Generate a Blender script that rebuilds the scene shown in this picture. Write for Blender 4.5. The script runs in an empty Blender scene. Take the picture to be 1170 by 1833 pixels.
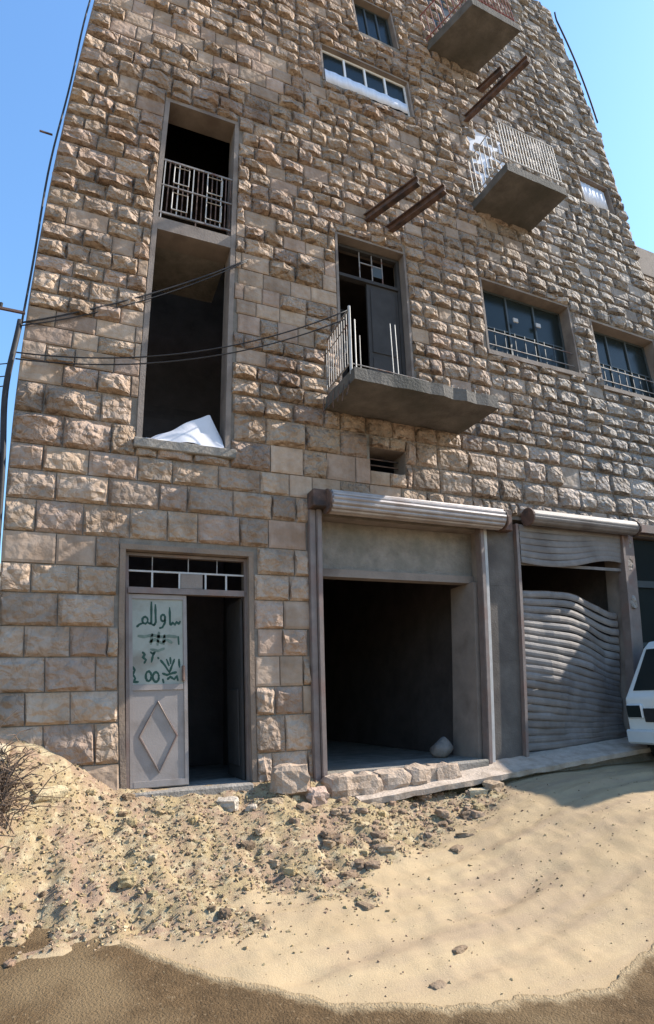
import bpy, math, random
import numpy as np
from mathutils import Vector, Matrix, noise

random.seed(7)
scene = bpy.context.scene
col = scene.collection
R = math.radians

# ------------------------------------------------------------------ camera
YAW, PIT, ROL, FPX = R(24.0), R(18.45), R(-2.19), 997.0
EYE = Vector((0.0, -6.6, 1.7))
cy_, sy_ = math.cos(YAW), math.sin(YAW)
fwd = Vector((sy_*math.cos(PIT), cy_*math.cos(PIT), math.sin(PIT)))
rgt = Vector((cy_, -sy_, 0.0))
upv = rgt.cross(fwd)
r2 = math.cos(ROL)*rgt + math.sin(ROL)*upv
u2 = -math.sin(ROL)*rgt + math.cos(ROL)*upv
cam_d = bpy.data.cameras.new('camera')
cam_d.sensor_fit = 'VERTICAL'
cam_d.sensor_height = 36.0
cam_d.lens = FPX/1833.0*36.0
cam_d.clip_start = 0.05
cam_d.clip_end = 3000
cam = bpy.data.objects.new('camera', cam_d)
m = Matrix((r2, u2, -fwd)).transposed().to_4x4()
m.translation = EYE
cam.matrix_world = m
col.objects.link(cam)
scene.camera = cam

# ------------------------------------------------------------------ light
SUN = Vector((2.0, -0.34, 1.62)).normalized()
sun_d = bpy.data.lights.new('sun', 'SUN')
sun_d.energy = 5.0
sun_d.angle = R(0.5)
sun_d.color = (1.0, 0.93, 0.82)
sun = bpy.data.objects.new('sun', sun_d)
sun.rotation_euler = SUN.to_track_quat('Z', 'Y').to_euler()
sun.location = (20, -3, 20)
col.objects.link(sun)

world = bpy.data.worlds.new('World')
scene.world = world
world.use_nodes = True
wn = world.node_tree
bg = wn.nodes['Background']
sky = wn.nodes.new('ShaderNodeTexSky')
sky.sky_type = 'NISHITA'
sky.sun_disc = False
sky.sun_elevation = math.asin(SUN.z)
sky.sun_rotation = math.atan2(SUN.x, SUN.y)
sky.air_density = 1.9
sky.dust_density = 0.5
sky.ozone_density = 10.0
wn.links.new(sky.outputs[0], bg.inputs[0])
bg.inputs[1].default_value = 0.15
scene.view_settings.view_transform = 'Standard'
scene.view_settings.look = 'None'
scene.view_settings.gamma = 1.0
scene.view_settings.use_curve_mapping = False
scene.view_settings.exposure = 1.0

# ------------------------------------------------------------------ facade surface
# wide-lens curvature baked into the facade: its lines lean and sag a little
DU = {(0,1):.2015,(0,2):-.4378,(0,3):-.0908,(1,1):.2861,(1,2):-.784,(1,3):.1345,(2,1):-.1008,(2,2):.1483,(3,1):-.3802}
DZ = {(1,0):-.0037,(1,1):-.0408,(1,2):.0223,(2,0):-.0817,(2,1):-.1674,(3,0):.0057}
def F(x, y, z):
    a, b = (x-5)/6, (z-8)/8
    aa, bb = max(-1.2, min(1.25, a)), max(-1.05, min(1.4, b))
    du = sum(c*aa**i*bb**j for (i, j), c in DU.items())
    dz = sum(c*aa**i*bb**j for (i, j), c in DZ.items())
    if x > 8.5 and z > 11.3:
        du += (x-8.5)/2.8*0.115*(z-11.3)
    return Vector((x+du, y, z+dz))

# ------------------------------------------------------------------ helpers
def tag(o, label=None, cat=None, group=None, kind=None):
    if label: o['label'] = label
    if cat: o['category'] = cat
    if group: o['group'] = group
    if kind: o['kind'] = kind
    return o

WLOC = {}
def empty(name, loc, **k):
    o = bpy.data.objects.new(name, None)
    o.location = loc
    o.empty_display_size = 0.2
    col.objects.link(o)
    WLOC[o.name] = Vector(loc)
    return tag(o, **k)

class MB:
    """collects shapes and links them as one mesh object"""
    def __init__(s, warp=False):
        s.v, s.f, s.mi, s.warp, s.cols = [], [], [], warp, []
    def add(s, vs, fs, mi=0):
        n = len(s.v)
        s.v += [Vector(F(*p)) if s.warp else Vector(p) for p in vs]
        s.f += [tuple(i+n for i in f) for f in fs]
        s.mi += [mi]*len(fs)
        return s
    def box(s, x0, x1, y0, y1, z0, z1, mi=0, n=1, bev=0.0):
        """box, cut into n along x so it can follow the facade"""
        if bev:
            return s.bevbox(x0, x1, y0, y1, z0, z1, bev, mi)
        vs, fs = [], []
        for k in range(n+1):
            x = x0+(x1-x0)*k/n
            vs += [(x,y0,z0),(x,y1,z0),(x,y1,z1),(x,y0,z1)]
        for k in range(n):
            a, b = 4*k, 4*k+4
            for i in range(4):
                j = (i+1) % 4
                fs.append((a+i, b+i, b+j, a+j))
        fs.append((0,1,2,3)); e = 4*n; fs.append((e+3,e+2,e+1,e))
        return s.add(vs, fs, mi)
    def bevbox(s, x0, x1, y0, y1, z0, z1, b, mi=0):
        X, Y, Z = (x0,x1), (y0,y1), (z0,z1)
        vs, idx = [], {}
        for i in (0,1):
            for j in (0,1):
                for k in (0,1):
                    for ax in range(3):
                        p = [X[i],Y[j],Z[k]]
                        sg = [(1,-1)[i],(1,-1)[j],(1,-1)[k]]
                        for a in range(3):
                            if a != ax: p[a] += sg[a]*b
                        idx[i,j,k,ax] = len(vs); vs.append(p)
        fs = []
        c = idx
        for ax, o in ((0,(1,2)),(1,(2,0)),(2,(0,1))):
            for sd in (0,1):
                q = []
                for (u, w) in ((0,0),(1,0),(1,1),(0,1)):
                    t = [0,0,0]; t[ax] = sd; t[o[0]] = u; t[o[1]] = w
                    q.append(c[t[0],t[1],t[2],ax])
                fs.append(tuple(q if sd else q[::-1]))
        for ax in range(3):
            a, b2 = [t for t in range(3) if t != ax]
            for u in (0,1):
                for w in (0,1):
                    t0=[0,0,0]; t0[a]=u; t0[b2]=w; t1=list(t0); t1[ax]=1
                    fs.append((c[t0[0],t0[1],t0[2],a],c[t1[0],t1[1],t1[2],a],c[t1[0],t1[1],t1[2],b2],c[t0[0],t0[1],t0[2],b2]))
        for i in (0,1):
            for j in (0,1):
                for k in (0,1):
                    fs.append((c[i,j,k,0],c[i,j,k,1],c[i,j,k,2]))
        return s.add(vs, fs, mi)
    def tube(s, pts, r, n=6, mi=0, caps=True):
        pts = [Vector(F(*p)) if s.warp else Vector(p) for p in pts]
        w, s.warp = s.warp, False
        vs, fs = [], []
        N = len(pts)
        for k, p in enumerate(pts):
            t = (pts[min(k+1,N-1)]-pts[max(k-1,0)]).normalized()
            a = t.orthogonal().normalized() if k == 0 else (a - t*a.dot(t)).normalized()
            b = t.cross(a)
            rr = r[k] if isinstance(r, (list, tuple)) else r
            for i in range(n):
                an = 2*math.pi*i/n
                vs.append(p+(a*math.cos(an)+b*math.sin(an))*rr)
        for k in range(N-1):
            for i in range(n):
                j = (i+1) % n
                fs.append((k*n+i, k*n+j, k*n+n+j, k*n+n+i))
        if caps:
            fs.append(tuple(range(n))[::-1]); fs.append(tuple((N-1)*n+i for i in range(n)))
        s.add(vs, fs, mi); s.warp = w
        return s
    def ibeam(s, p0, p1, h=.16, w=.09, t=.014):
        p0, p1 = Vector(p0), Vector(p1)
        d = (p1-p0).normalized(); sd = d.cross(Vector((0,0,1))).normalized(); up = sd.cross(d)
        prof = [(-w/2,0),(w/2,0),(w/2,t),(t/2,t),(t/2,h-t),(w/2,h-t),(w/2,h),(-w/2,h),(-w/2,h-t),(-t/2,h-t),(-t/2,t),(-w/2,t)]
        n = len(prof)
        vs = [p+sd*a+up*b for p in (p0,p1) for a, b in prof]
        fs = [(i,(i+1)%n,n+(i+1)%n,n+i) for i in range(n)]
        fs += [(0,1,2,11),(3,4,9,10),(5,6,7,8),(8+n,7+n,6+n,5+n),(10+n,9+n,4+n,3+n),(11+n,2+n,1+n,0+n),(11,2,3,10),(4,5,8,9),(10+n,3+n,2+n,11+n),(9+n,8+n,5+n,4+n)]
        return s.add(vs, fs)
    def build(s, name, mats, parent=None, smooth=False, cols=None, **k):
        if not isinstance(mats, (list, tuple)): mats = [mats]
        A = np.array([tuple(v) for v in s.v])
        c = Vector(((A[:,0].min()+A[:,0].max())/2, (A[:,1].min()+A[:,1].max())/2, A[:,2].min()))
        me = bpy.data.meshes.new(name)
        me.from_pydata([tuple(v-c) for v in s.v], [], s.f)
        for mm in mats: me.materials.append(mm)
        if len(mats) > 1:
            me.polygons.foreach_set('material_index', s.mi)
        if smooth:
            me.polygons.foreach_set('use_smooth', [True]*len(me.polygons))
        if cols is not None:
            at = me.color_attributes.new('tint', 'FLOAT_COLOR', 'POINT')
            flat = []
            for q in cols: flat += [q[0], q[1], q[2], q[3] if len(q) > 3 else 1.0]
            at.data.foreach_set('color', flat)
        me.update()
        o = bpy.data.objects.new(name, me)
        if parent is not None:
            o.parent = parent
            o.location = c - WLOC[parent.name]
        else:
            o.location = c
        col.objects.link(o)
        WLOC[o.name] = c
        return tag(o, **k)

def lerp(a, b, t): return a+(b-a)*t
def sm(x, a, b):
    t = max(0.0, min(1.0, (x-a)/(b-a))); return t*t*(3-2*t)
def pl(x, pts):
    if x <= pts[0][0]: return pts[0][1]
    for (a, b), (c, d) in zip(pts, pts[1:]):
        if x <= c: return b+(d-b)*(x-a)/(c-a)
    return pts[-1][1]
def fbm(x, y, z=0.0, o=4):
    return noise.fractal(Vector((x, y, z)), 1.0, 2.0, o)

# ------------------------------------------------------------------ materials
def mat(name, base, rough=.85, var=.25, scale=4.0, bump=.0, bscale=40.0, metal=0.0, second=None, dirt=None, spec=.3, tint=False, coord='Position', stretch=None):
    M = bpy.data.materials.new(name); M.use_nodes = True
    nt = M.node_tree; N, L = nt.nodes, nt.links
    p = N['Principled BSDF']
    p.inputs['Roughness'].default_value = rough
    p.inputs['Metallic'].default_value = metal
    p.inputs['Specular IOR Level'].default_value = spec
    g = N.new('ShaderNodeNewGeometry')
    pos = g.outputs['Position']
    if stretch:
        mp = N.new('ShaderNodeMapping'); mp.inputs['Scale'].default_value = stretch
        L.new(pos, mp.inputs['Vector']); pos = mp.outputs[0]
    n1 = N.new('ShaderNodeTexNoise'); n1.inputs['Scale'].default_value = scale; n1.inputs['Detail'].default_value = 8; n1.inputs['Roughness'].default_value = .65
    L.new(pos, n1.inputs['Vector'])
    cr = N.new('ShaderNodeValToRGB')
    lo = tuple(c*(1-var) for c in base); hi = tuple(min(1, c*(1+var)) for c in base)
    cr.color_ramp.elements[0].position = .3; cr.color_ramp.elements[0].color = (*lo, 1)
    cr.color_ramp.elements[1].position = .7; cr.color_ramp.elements[1].color = (*hi, 1)
    L.new(n1.outputs['Fac'], cr.inputs['Fac'])
    out = cr.outputs['Color']
    def mix(a, b, fac, mode='MIX'):
        mx = N.new('ShaderNodeMix'); mx.data_type = 'RGBA'; mx.blend_type = mode
        if isinstance(fac, float): mx.inputs['Factor'].default_value = fac
        else: L.new(fac, mx.inputs['Factor'])
        if isinstance(a, tuple): mx.inputs['A'].default_value = (*a, 1)
        else: L.new(a, mx.inputs['A'])
        if isinstance(b, tuple): mx.inputs['B'].default_value = (*b, 1)
        else: L.new(b, mx.inputs['B'])
        return mx.outputs['Result']
    def patch(sc, a, b, det=5):
        n = N.new('ShaderNodeTexNoise'); n.inputs['Scale'].default_value = sc; n.inputs['Detail'].default_value = det
        L.new(pos, n.inputs['Vector'])
        mr = N.new('ShaderNodeMapRange'); mr.inputs['From Min'].default_value = a; mr.inputs['From Max'].default_value = b
        L.new(n.outputs['Fac'], mr.inputs['Value']); return mr.outputs[0]
    if second: out = mix(out, second[0], patch(second[1], second[2], second[3]))
    if dirt: out = mix(out, dirt[0], patch(dirt[1], dirt[2], dirt[3], 8))
    if tint:
        at = N.new('ShaderNodeAttribute'); at.attribute_name = 'tint'
        out = mix(out, at.outputs['Color'], 1.0, 'MULTIPLY')
    L.new(out, p.inputs['Base Color'])
    if bump:
        bn = N.new('ShaderNodeTexNoise'); bn.inputs['Scale'].default_value = bscale; bn.inputs['Detail'].default_value = 6; bn.inputs['Roughness'].default_value = .6
        L.new(pos, bn.inputs['Vector'])
        b = N.new('ShaderNodeBump'); b.inputs['Strength'].default_value = bump; b.inputs['Distance'].default_value = .05 if tint else .03
        L.new(bn.outputs['Fac'], b.inputs['Height']); L.new(b.outputs[0], p.inputs['Normal'])
    M['h'] = 1
    return M

def add_nodes(M): return M.node_tree.nodes, M.node_tree.links

stone_m = mat('limestone', (1.0, .93, .84), .9, .22, 9.0, 1.0, 13.0, tint=True, dirt=((.62, .55, .47), 2.3, .5, .75))
def chisel(M):
    """coarse chisel relief, stronger on the rock-faced blocks"""
    N, L = M.node_tree.nodes, M.node_tree.links
    p = N['Principled BSDF']
    g = N.new('ShaderNodeNewGeometry')
    a = N.new('ShaderNodeTexNoise'); a.inputs['Scale'].default_value = 8.5; a.inputs['Detail'].default_value = 4; a.inputs['Roughness'].default_value = .55; a.inputs['Distortion'].default_value = .6
    v = N.new('ShaderNodeTexVoronoi'); v.inputs['Scale'].default_value = 11.0; v.feature = 'SMOOTH_F1'; v.inputs['Smoothness'].default_value = .08
    L.new(g.outputs['Position'], a.inputs['Vector']); L.new(g.outputs['Position'], v.inputs['Vector'])
    f = N.new('ShaderNodeTexNoise'); f.inputs['Scale'].default_value = 34; f.inputs['Detail'].default_value = 5
    L.new(g.outputs['Position'], f.inputs['Vector'])
    h = N.new('ShaderNodeMath'); h.operation = 'MULTIPLY_ADD'; h.inputs[1].default_value = -.55
    L.new(v.outputs['Distance'], h.inputs[0]); L.new(a.outputs['Fac'], h.inputs[2])
    h2 = N.new('ShaderNodeMath'); h2.operation = 'MULTIPLY_ADD'; h2.inputs[1].default_value = .08
    L.new(f.outputs['Fac'], h2.inputs[0]); L.new(h.outputs[0], h2.inputs[2])
    at = N.new('ShaderNodeAttribute'); at.attribute_name = 'tint'
    b = N.new('ShaderNodeBump'); b.inputs['Distance'].default_value = .17
    L.new(at.outputs['Alpha'], b.inputs['Strength'])
    L.new(h2.outputs[0], b.inputs['Height']); L.new(b.outputs[0], p.inputs['Normal'])
    old = p.inputs['Base Color'].links[0].from_socket
    mp = N.new('ShaderNodeMapping'); mp.inputs['Scale'].default_value = (1.7, 1.0, .22)
    L.new(g.outputs['Position'], mp.inputs['Vector'])
    n = N.new('ShaderNodeTexNoise'); n.inputs['Scale'].default_value = 1.1; n.inputs['Detail'].default_value = 6; n.inputs['Roughness'].default_value = .6
    L.new(mp.outputs[0], n.inputs['Vector'])
    mr = N.new('ShaderNodeMapRange'); mr.inputs['From Min'].default_value = .46; mr.inputs['From Max'].default_value = .7; mr.inputs['To Max'].default_value = .75
    L.new(n.outputs['Fac'], mr.inputs['Value'])
    mx = N.new('ShaderNodeMix'); mx.data_type = 'RGBA'; mx.blend_type = 'MULTIPLY'; mx.inputs['B'].default_value = (.56, .52, .49, 1)
    L.new(mr.outputs[0], mx.inputs['Factor']); L.new(old, mx.inputs['A']); L.new(mx.outputs['Result'], p.inputs['Base Color'])
chisel(stone_m)
mortar_m = mat('mortar', (.20, .172, .145), .95, .25, 6, .4, 50)
plaster_m = mat('plaster', (.225, .185, .16), .9, .18, 3, .25, 40, dirt=((.14, .11, .095), 2.0, .5, .7))
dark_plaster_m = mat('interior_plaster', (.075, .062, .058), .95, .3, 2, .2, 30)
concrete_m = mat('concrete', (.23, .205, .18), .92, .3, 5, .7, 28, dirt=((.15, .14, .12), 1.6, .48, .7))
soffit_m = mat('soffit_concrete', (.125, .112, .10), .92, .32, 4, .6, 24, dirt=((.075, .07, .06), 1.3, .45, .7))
rust_m = mat('rusty_steel', (.12, .075, .06), .85, .4, 9, .3, 80, dirt=((.05, .04, .04), 5, .5, .65))
rail_m = mat('railing_paint', (.22, .20, .19), .6, .3, 14, .1, 80, dirt=((.14, .07, .05), 6, .55, .65))
pale_rail_m = mat('pale_railing_paint', (.42, .40, .385), .55, .15, 9, .1, 80)
red_rail_m = mat('red_oxide_paint', (.24, .10, .09), .7, .25, 9, .1, 80)
shutter_m = mat('galvanised_shutter', (.34, .30, .29), .5, .2, 7, .12, 60, metal=.25, spec=.4, dirt=((.27, .22, .2), 3.0, .5, .72))
oldshutter_m = mat('weathered_shutter', (.195, .172, .16), .6, .2, 5, .15, 60, metal=.1, dirt=((.13, .11, .1), 2.2, .5, .72))
guide_m = mat('guide_rail_steel', (.19, .15, .135), .55, .2, 6, .1, 60, metal=.15, dirt=((.2, .13, .11), 4, .5, .7))
door_m = mat('grey_door_paint', (.27, .235, .22), .55, .1, 4, .08, 50, dirt=((.19, .155, .135), 3.5, .55, .75))
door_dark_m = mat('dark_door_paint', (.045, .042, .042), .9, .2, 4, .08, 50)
green_m = mat('green_spray_paint', (.02, .06, .045), .6, .3, 12)
green_faint_m = mat('faint_green_spray_paint', (.13, .165, .135), .7, .25, 14)
black_m = mat('black_rubber', (.02, .02, .022), .7, .3, 10)
cable_m = mat('cable_sheath', (.028, .026, .028), .65, .3, 10)
white_frame_m = mat('white_aluminium', (.74, .75, .78), .45, .06, 4)
frame_m = mat('grey_window_frame', (.05, .06, .065), .5, .15, 6)
sack_m = mat('dusty_sack', (.22, .19, .17), .95, .2, 8, .4, 30)
white_cloth_m = mat('white_sheet', (.60, .585, .62), .8, .05, 3, .1, 20)
curtain_m = mat('pale_curtain', (.66, .68, .76), .85, .1, 3, .1, 30, stretch=(6, 1, 1))
vanw_m = mat('white_van_paint', (.62, .64, .63), .35, .04, 2, spec=.5, dirt=((.5, .46, .4), 3, .6, .8))
lamp_m = mat('headlamp_plastic', (.55, .58, .6), .12, .05, 3, spec=.6)
chrome_m = mat('hub_metal', (.45, .45, .46), .35, .1, 5, metal=.7)
rock_m = mat('broken_stone', (1.0, .92, .82), .92, .2, 8, .6, 30, tint=True)
pier_m = mat('dark_pier_render', (.115, .098, .086), .92, .3, 2.5, .3, 40, dirt=((.075, .062, .056), 2.2, .45, .7))  # dark grey-brown render on the pier between the shops
panel_m = mat('pale_green_panel_paint', (.29, .30, .265), .6, .12, 5, .06, 40, dirt=((.22, .20, .165), 4, .55, .75))
ledge_m = mat('dusty_pink_ledge', (.40, .325, .265), .95, .2, 6, .6, 28, dirt=((.25, .19, .14), 5, .5, .75))
sill_m = mat('pinkish_sill_stone', (.36, .27, .23), .92, .25, 7, .7, 26, dirt=((.17, .12, .10), 6, .52, .7))
dressed_m = mat('dressed_stone', (.235, .172, .128), .92, .2, 4, .4, 30, dirt=((.15, .115, .095), 2.0, .5, .7))
rubble_m = mat('rubble_chips', (1.0, .93, .84), .95, .2, 14, .3, 60, tint=True)
twig_m = mat('dry_twigs', (.13, .09, .065), .9, .4, 20)
houseback_m = mat('far_render', (.55, .52, .48), .9, .1, 1)

def glass_mat():
    M = bpy.data.materials.new('window_glass'); M.use_nodes = True
    p = M.node_tree.nodes['Principled BSDF']
    N, L = M.node_tree.nodes, M.node_tree.links
    g = N.new('ShaderNodeNewGeometry'); n = N.new('ShaderNodeTexNoise'); n.inputs['Scale'].default_value = 1.2
    L.new(g.outputs['Position'], n.inputs['Vector'])
    cr = N.new('ShaderNodeValToRGB'); cr.color_ramp.elements[0].color = (.008, .012, .013, 1); cr.color_ramp.elements[1].color = (.018, .026, .027, 1)
    L.new(n.outputs['Fac'], cr.inputs['Fac']); L.new(cr.outputs[0], p.inputs['Base Color'])
    b = N.new('ShaderNodeBump'); b.inputs['Strength'].default_value = .06; L.new(n.outputs['Fac'], b.inputs['Height']); L.new(b.outputs[0], p.inputs['Normal'])
    p.inputs['Roughness'].default_value = .22; p.inputs['Specular IOR Level'].default_value = .16
    return M
glass_m = glass_mat()

def ground_mat():
    M = bpy.data.materials.new('sandy_ground'); M.use_nodes = True
    N, L = M.node_tree.nodes, M.node_tree.links
    p = N['Principled BSDF']; p.inputs['Roughness'].default_value = .97; p.inputs['Specular IOR Level'].default_value = .12
    g = N.new('ShaderNodeNewGeometry'); pos = g.outputs['Position']
    def nz(sc, det=6, rg=.6, vec=None, dist=0.0):
        n = N.new('ShaderNodeTexNoise'); n.inputs['Scale'].default_value = sc; n.inputs['Detail'].default_value = det; n.inputs['Roughness'].default_value = rg
        n.inputs['Distortion'].default_value = dist
        L.new(vec or pos, n.inputs['Vector']); return n.outputs['Fac']
    def rng(v, a, b, c=0., d=1.):
        mr = N.new('ShaderNodeMapRange'); mr.inputs['From Min'].default_value = a; mr.inputs['From Max'].default_value = b
        mr.inputs['To Min'].default_value = c; mr.inputs['To Max'].default_value = d
        L.new(v, mr.inputs['Value']); return mr.outputs[0]
    def mix(a, b, fac, mode='MIX'):
        mx = N.new('ShaderNodeMix'); mx.data_type = 'RGBA'; mx.blend_type = mode
        if isinstance(fac, float): mx.inputs['Factor'].default_value = fac
        else: L.new(fac, mx.inputs['Factor'])
        for s, q in (('A', a), ('B', b)):
            if isinstance(q, tuple): mx.inputs[s].default_value = (*q, 1)
            else: L.new(q, mx.inputs[s])
        return mx.outputs['Result']
    sand = mix((.345, .252, .150), (.40, .30, .182), rng(nz(.9), .35, .65))
    # tyre drift marks along the road, slightly darker compacted earth
    mp = N.new('ShaderNodeMapping'); mp.inputs['Rotation'].default_value = (0, 0, R(-32)); mp.inputs['Scale'].default_value = (.35, 2.4, 1)
    L.new(pos, mp.inputs['Vector'])
    sand = mix(sand, (.30, .22, .145), rng(nz(1.3, 5, .6, mp.outputs[0]), .48, .68, 0, .95))
    sand = mix(sand, (.23, .165, .11), rng(nz(34, 4, .7), .63, .76, 0, .5))
    sand = mix(sand, (.50, .41, .31), rng(nz(60, 3, .7), .62, .75, 0, .5))
    rub = mix((.335, .252, .14), (.295, .20, .138), rng(nz(2.6), .4, .6))
    rub = mix(rub, (.42, .34, .215), rng(nz(9, 5), .5, .65))
    rub = mix(rub, (.16, .11, .07), rng(nz(17, 5, .7), .57, .72, 0, .8))
    at = N.new('ShaderNodeAttribute'); at.attribute_name = 'tint'
    sep = N.new('ShaderNodeSeparateColor'); L.new(at.outputs['Color'], sep.inputs[0])
    mm = N.new('ShaderNodeMath'); mm.operation = 'ADD'
    L.new(sep.outputs[0], mm.inputs[0]); L.new(rng(nz(5, 5), .3, .7, -.35, .35), mm.inputs[1])
    fac = rng(mm.outputs[0], .35, .65)
    out = mix(sand, rub, fac)
    L.new(out, p.inputs['Base Color'])
    hb = N.new('ShaderNodeMath'); hb.operation = 'ADD'
    L.new(nz(22, 8, .75), hb.inputs[0]); L.new(nz(90, 4, .7), hb.inputs[1])
    b = N.new('ShaderNodeBump'); b.inputs['Distance'].default_value = .03
    L.new(rng(fac, 0, 1, .35, .6), b.inputs['Strength'])
    L.new(hb.outputs[0], b.inputs['Height']); L.new(b.outputs[0], p.inputs['Normal'])
    return M
ground_m = ground_mat()

def dark_earth_mat():
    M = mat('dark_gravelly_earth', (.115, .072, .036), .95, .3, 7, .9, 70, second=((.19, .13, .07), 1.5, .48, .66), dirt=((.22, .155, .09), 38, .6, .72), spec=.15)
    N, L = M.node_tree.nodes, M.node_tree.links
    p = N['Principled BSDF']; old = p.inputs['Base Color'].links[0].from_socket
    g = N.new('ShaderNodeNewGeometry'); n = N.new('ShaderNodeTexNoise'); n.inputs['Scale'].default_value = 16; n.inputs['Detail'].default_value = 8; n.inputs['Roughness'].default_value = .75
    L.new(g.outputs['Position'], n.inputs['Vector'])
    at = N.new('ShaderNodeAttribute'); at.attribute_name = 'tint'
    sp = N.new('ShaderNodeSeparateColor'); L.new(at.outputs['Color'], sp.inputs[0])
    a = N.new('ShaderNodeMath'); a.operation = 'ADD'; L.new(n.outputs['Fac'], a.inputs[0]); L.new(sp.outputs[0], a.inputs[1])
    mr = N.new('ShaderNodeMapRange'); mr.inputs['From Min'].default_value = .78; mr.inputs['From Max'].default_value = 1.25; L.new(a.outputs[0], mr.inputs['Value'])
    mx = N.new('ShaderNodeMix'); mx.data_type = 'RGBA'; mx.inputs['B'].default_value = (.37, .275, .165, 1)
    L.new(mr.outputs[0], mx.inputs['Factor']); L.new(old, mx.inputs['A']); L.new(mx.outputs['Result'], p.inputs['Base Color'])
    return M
dark_earth_m = dark_earth_mat()

# ------------------------------------------------------------------ ground
HW = [(-6,1.15),(-1.6,1.25),(-1,1.52),(-.45,1.46),(.1,1.18),(.45,.92),(.9,.86),(1.9,.84),(2.4,.86),(2.8,.80),(3.3,.72),(4,.64),(5,.6),(5.6,.45)]
LW = [(-6,2.2),(-1,1.9),(.5,1.9),(2,1.7),(3,1.35),(3.8,1.05),(4.6,.85),(5.2,.5)]
def base_z(x, y):
    z = .30*sm(y, -4.0, -.8)
    z += .36*sm(x, 3.0, 5.8)*sm(y, -4.6, -1.9)
    return z
def mound(x, y):
    d = max(0.0, -y)
    k = 1-sm(x, 4.5, 5.25)
    L_ = pl(x, LW)*(1+.16*fbm(x*1.3, 3.1, 0, 3))
    t = d/L_
    if t >= 1 or k <= 0: return 0.0
    prof = (1-t)**1.35
    h = pl(x, HW)-base_z(x, 0)
    return max(0.0, h)*prof*k
def rub_mask(x, y):
    d = max(0.0, -y)
    L_ = pl(x, LW)*1.18*(1+.2*fbm(x*1.6, y*1.6, 5, 3))
    return max(0.0, min(1.0, (L_-d)/.35))*(1-sm(x, 4.7, 5.2))
EDGE = [(-6,.6),(-2.0,.1),(-.6,-.72),(-.40,-.92),(-.05,-1.25),(.28,-1.75),(.60,-2.2),(1.12,-2.74),(1.51,-3.05),(2.35,-3.43),(3.03,-3.55),(3.5,-3.42),(4.2,-3.2),(6,-3.1),(10,-3.4)]
def zt(x, y):
    mk = rub_mask(x, y)
    z = base_z(x, y)+mound(x, y)
    z += mk*(.07*fbm(x*2.2, y*2.2, 1, 3)+.045*fbm(x*6, y*6, 2, 4)+.014*fbm(x*17, y*17, 3, 3))*(.35+.65*sm(-y, 0, .35))
    z += (1-mk)*.012*fbm(x*1.8, y*1.8, 4, 3)*sm(y, -6, -3)
    if -4.2 < y < -.5 and mk < .9 and y > pl(x, EDGE):
        mk_ = mk; mk = 1-(1-mk)*sm(y-pl(x, EDGE), .03, .3)
        for (y0_, sl, wd_, dp) in ((-2.55, .17, .11, .040), (-1.75, .12, .10, .034), (-3.05, .20, .06, .02)):
            t = (y-(y0_+sl*(x-2.5)+.06*fbm(x*.9, y0_, 0, 2)))/wd_
            if abs(t) < 3: z += (1-mk)*dp*(-math.exp(-t*t)+.45*math.exp(-(abs(t)-1.7)**2*2.2))*(.6+.6*fbm(x*1.7, y0_, 3, 3))
        z += (1-mk)*(.012*fbm(x*4.5, y*6, 8, 3)+.006*fbm(x*14, y*14, 6, 2))
        mk = mk_
    if y > 0.02 and -.93 < x < 15: z = min(z, .35)
    return z

def graded(a, b, fine0, fine1, st):
    xs = list(np.arange(fine0, fine1+1e-6, st)); s, x = st, fine1
    while x < b: s *= 1.35; x += s; xs.append(x)
    s, x = st, fine0
    while x > a: s *= 1.35; x -= s; xs.insert(0, x)
    return xs
gx = graded(-400, 400, -2.4, 8.6, .036)
gy = graded(-400, 400, -4.6, .5, .036)
nx, ny = len(gx), len(gy)
gv, gc = [], []
for y in gy:
    for x in gx:
        near = abs(x) < 20 and abs(y) < 20
        gv.append((x, y, zt(x, y) if near else base_z(x, y)))
        k = rub_mask(x, y) if near else 0
        gc.append((k, k, k))
gf = [(j*nx+i, j*nx+i+1, j*nx+nx+i+1, j*nx+nx+i) for j in range(ny-1) for i in range(nx-1)]
g = MB(); g.add(gv, gf)
ground = g.build('ground', ground_m, smooth=True, cols=gc, kind='structure')

# darker gravelly earth in the foreground, with its own ragged edge
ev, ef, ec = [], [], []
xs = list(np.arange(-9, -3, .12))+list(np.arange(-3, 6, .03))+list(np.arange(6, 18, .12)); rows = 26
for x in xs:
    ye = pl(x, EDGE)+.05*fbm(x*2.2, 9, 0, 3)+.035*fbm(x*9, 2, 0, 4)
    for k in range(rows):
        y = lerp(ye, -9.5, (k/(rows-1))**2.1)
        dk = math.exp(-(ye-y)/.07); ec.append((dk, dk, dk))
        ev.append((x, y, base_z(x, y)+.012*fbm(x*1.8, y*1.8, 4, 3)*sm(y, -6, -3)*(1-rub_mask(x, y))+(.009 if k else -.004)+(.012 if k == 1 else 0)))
for i in range(len(xs)-1):
    for k in range(rows-1):
        a = i*rows+k
        ef.append((a+1, a, a+rows, a+rows+1))
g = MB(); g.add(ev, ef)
g.build('dark_earth_ground', dark_earth_m, smooth=True, cols=ec, kind='structure')

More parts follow.
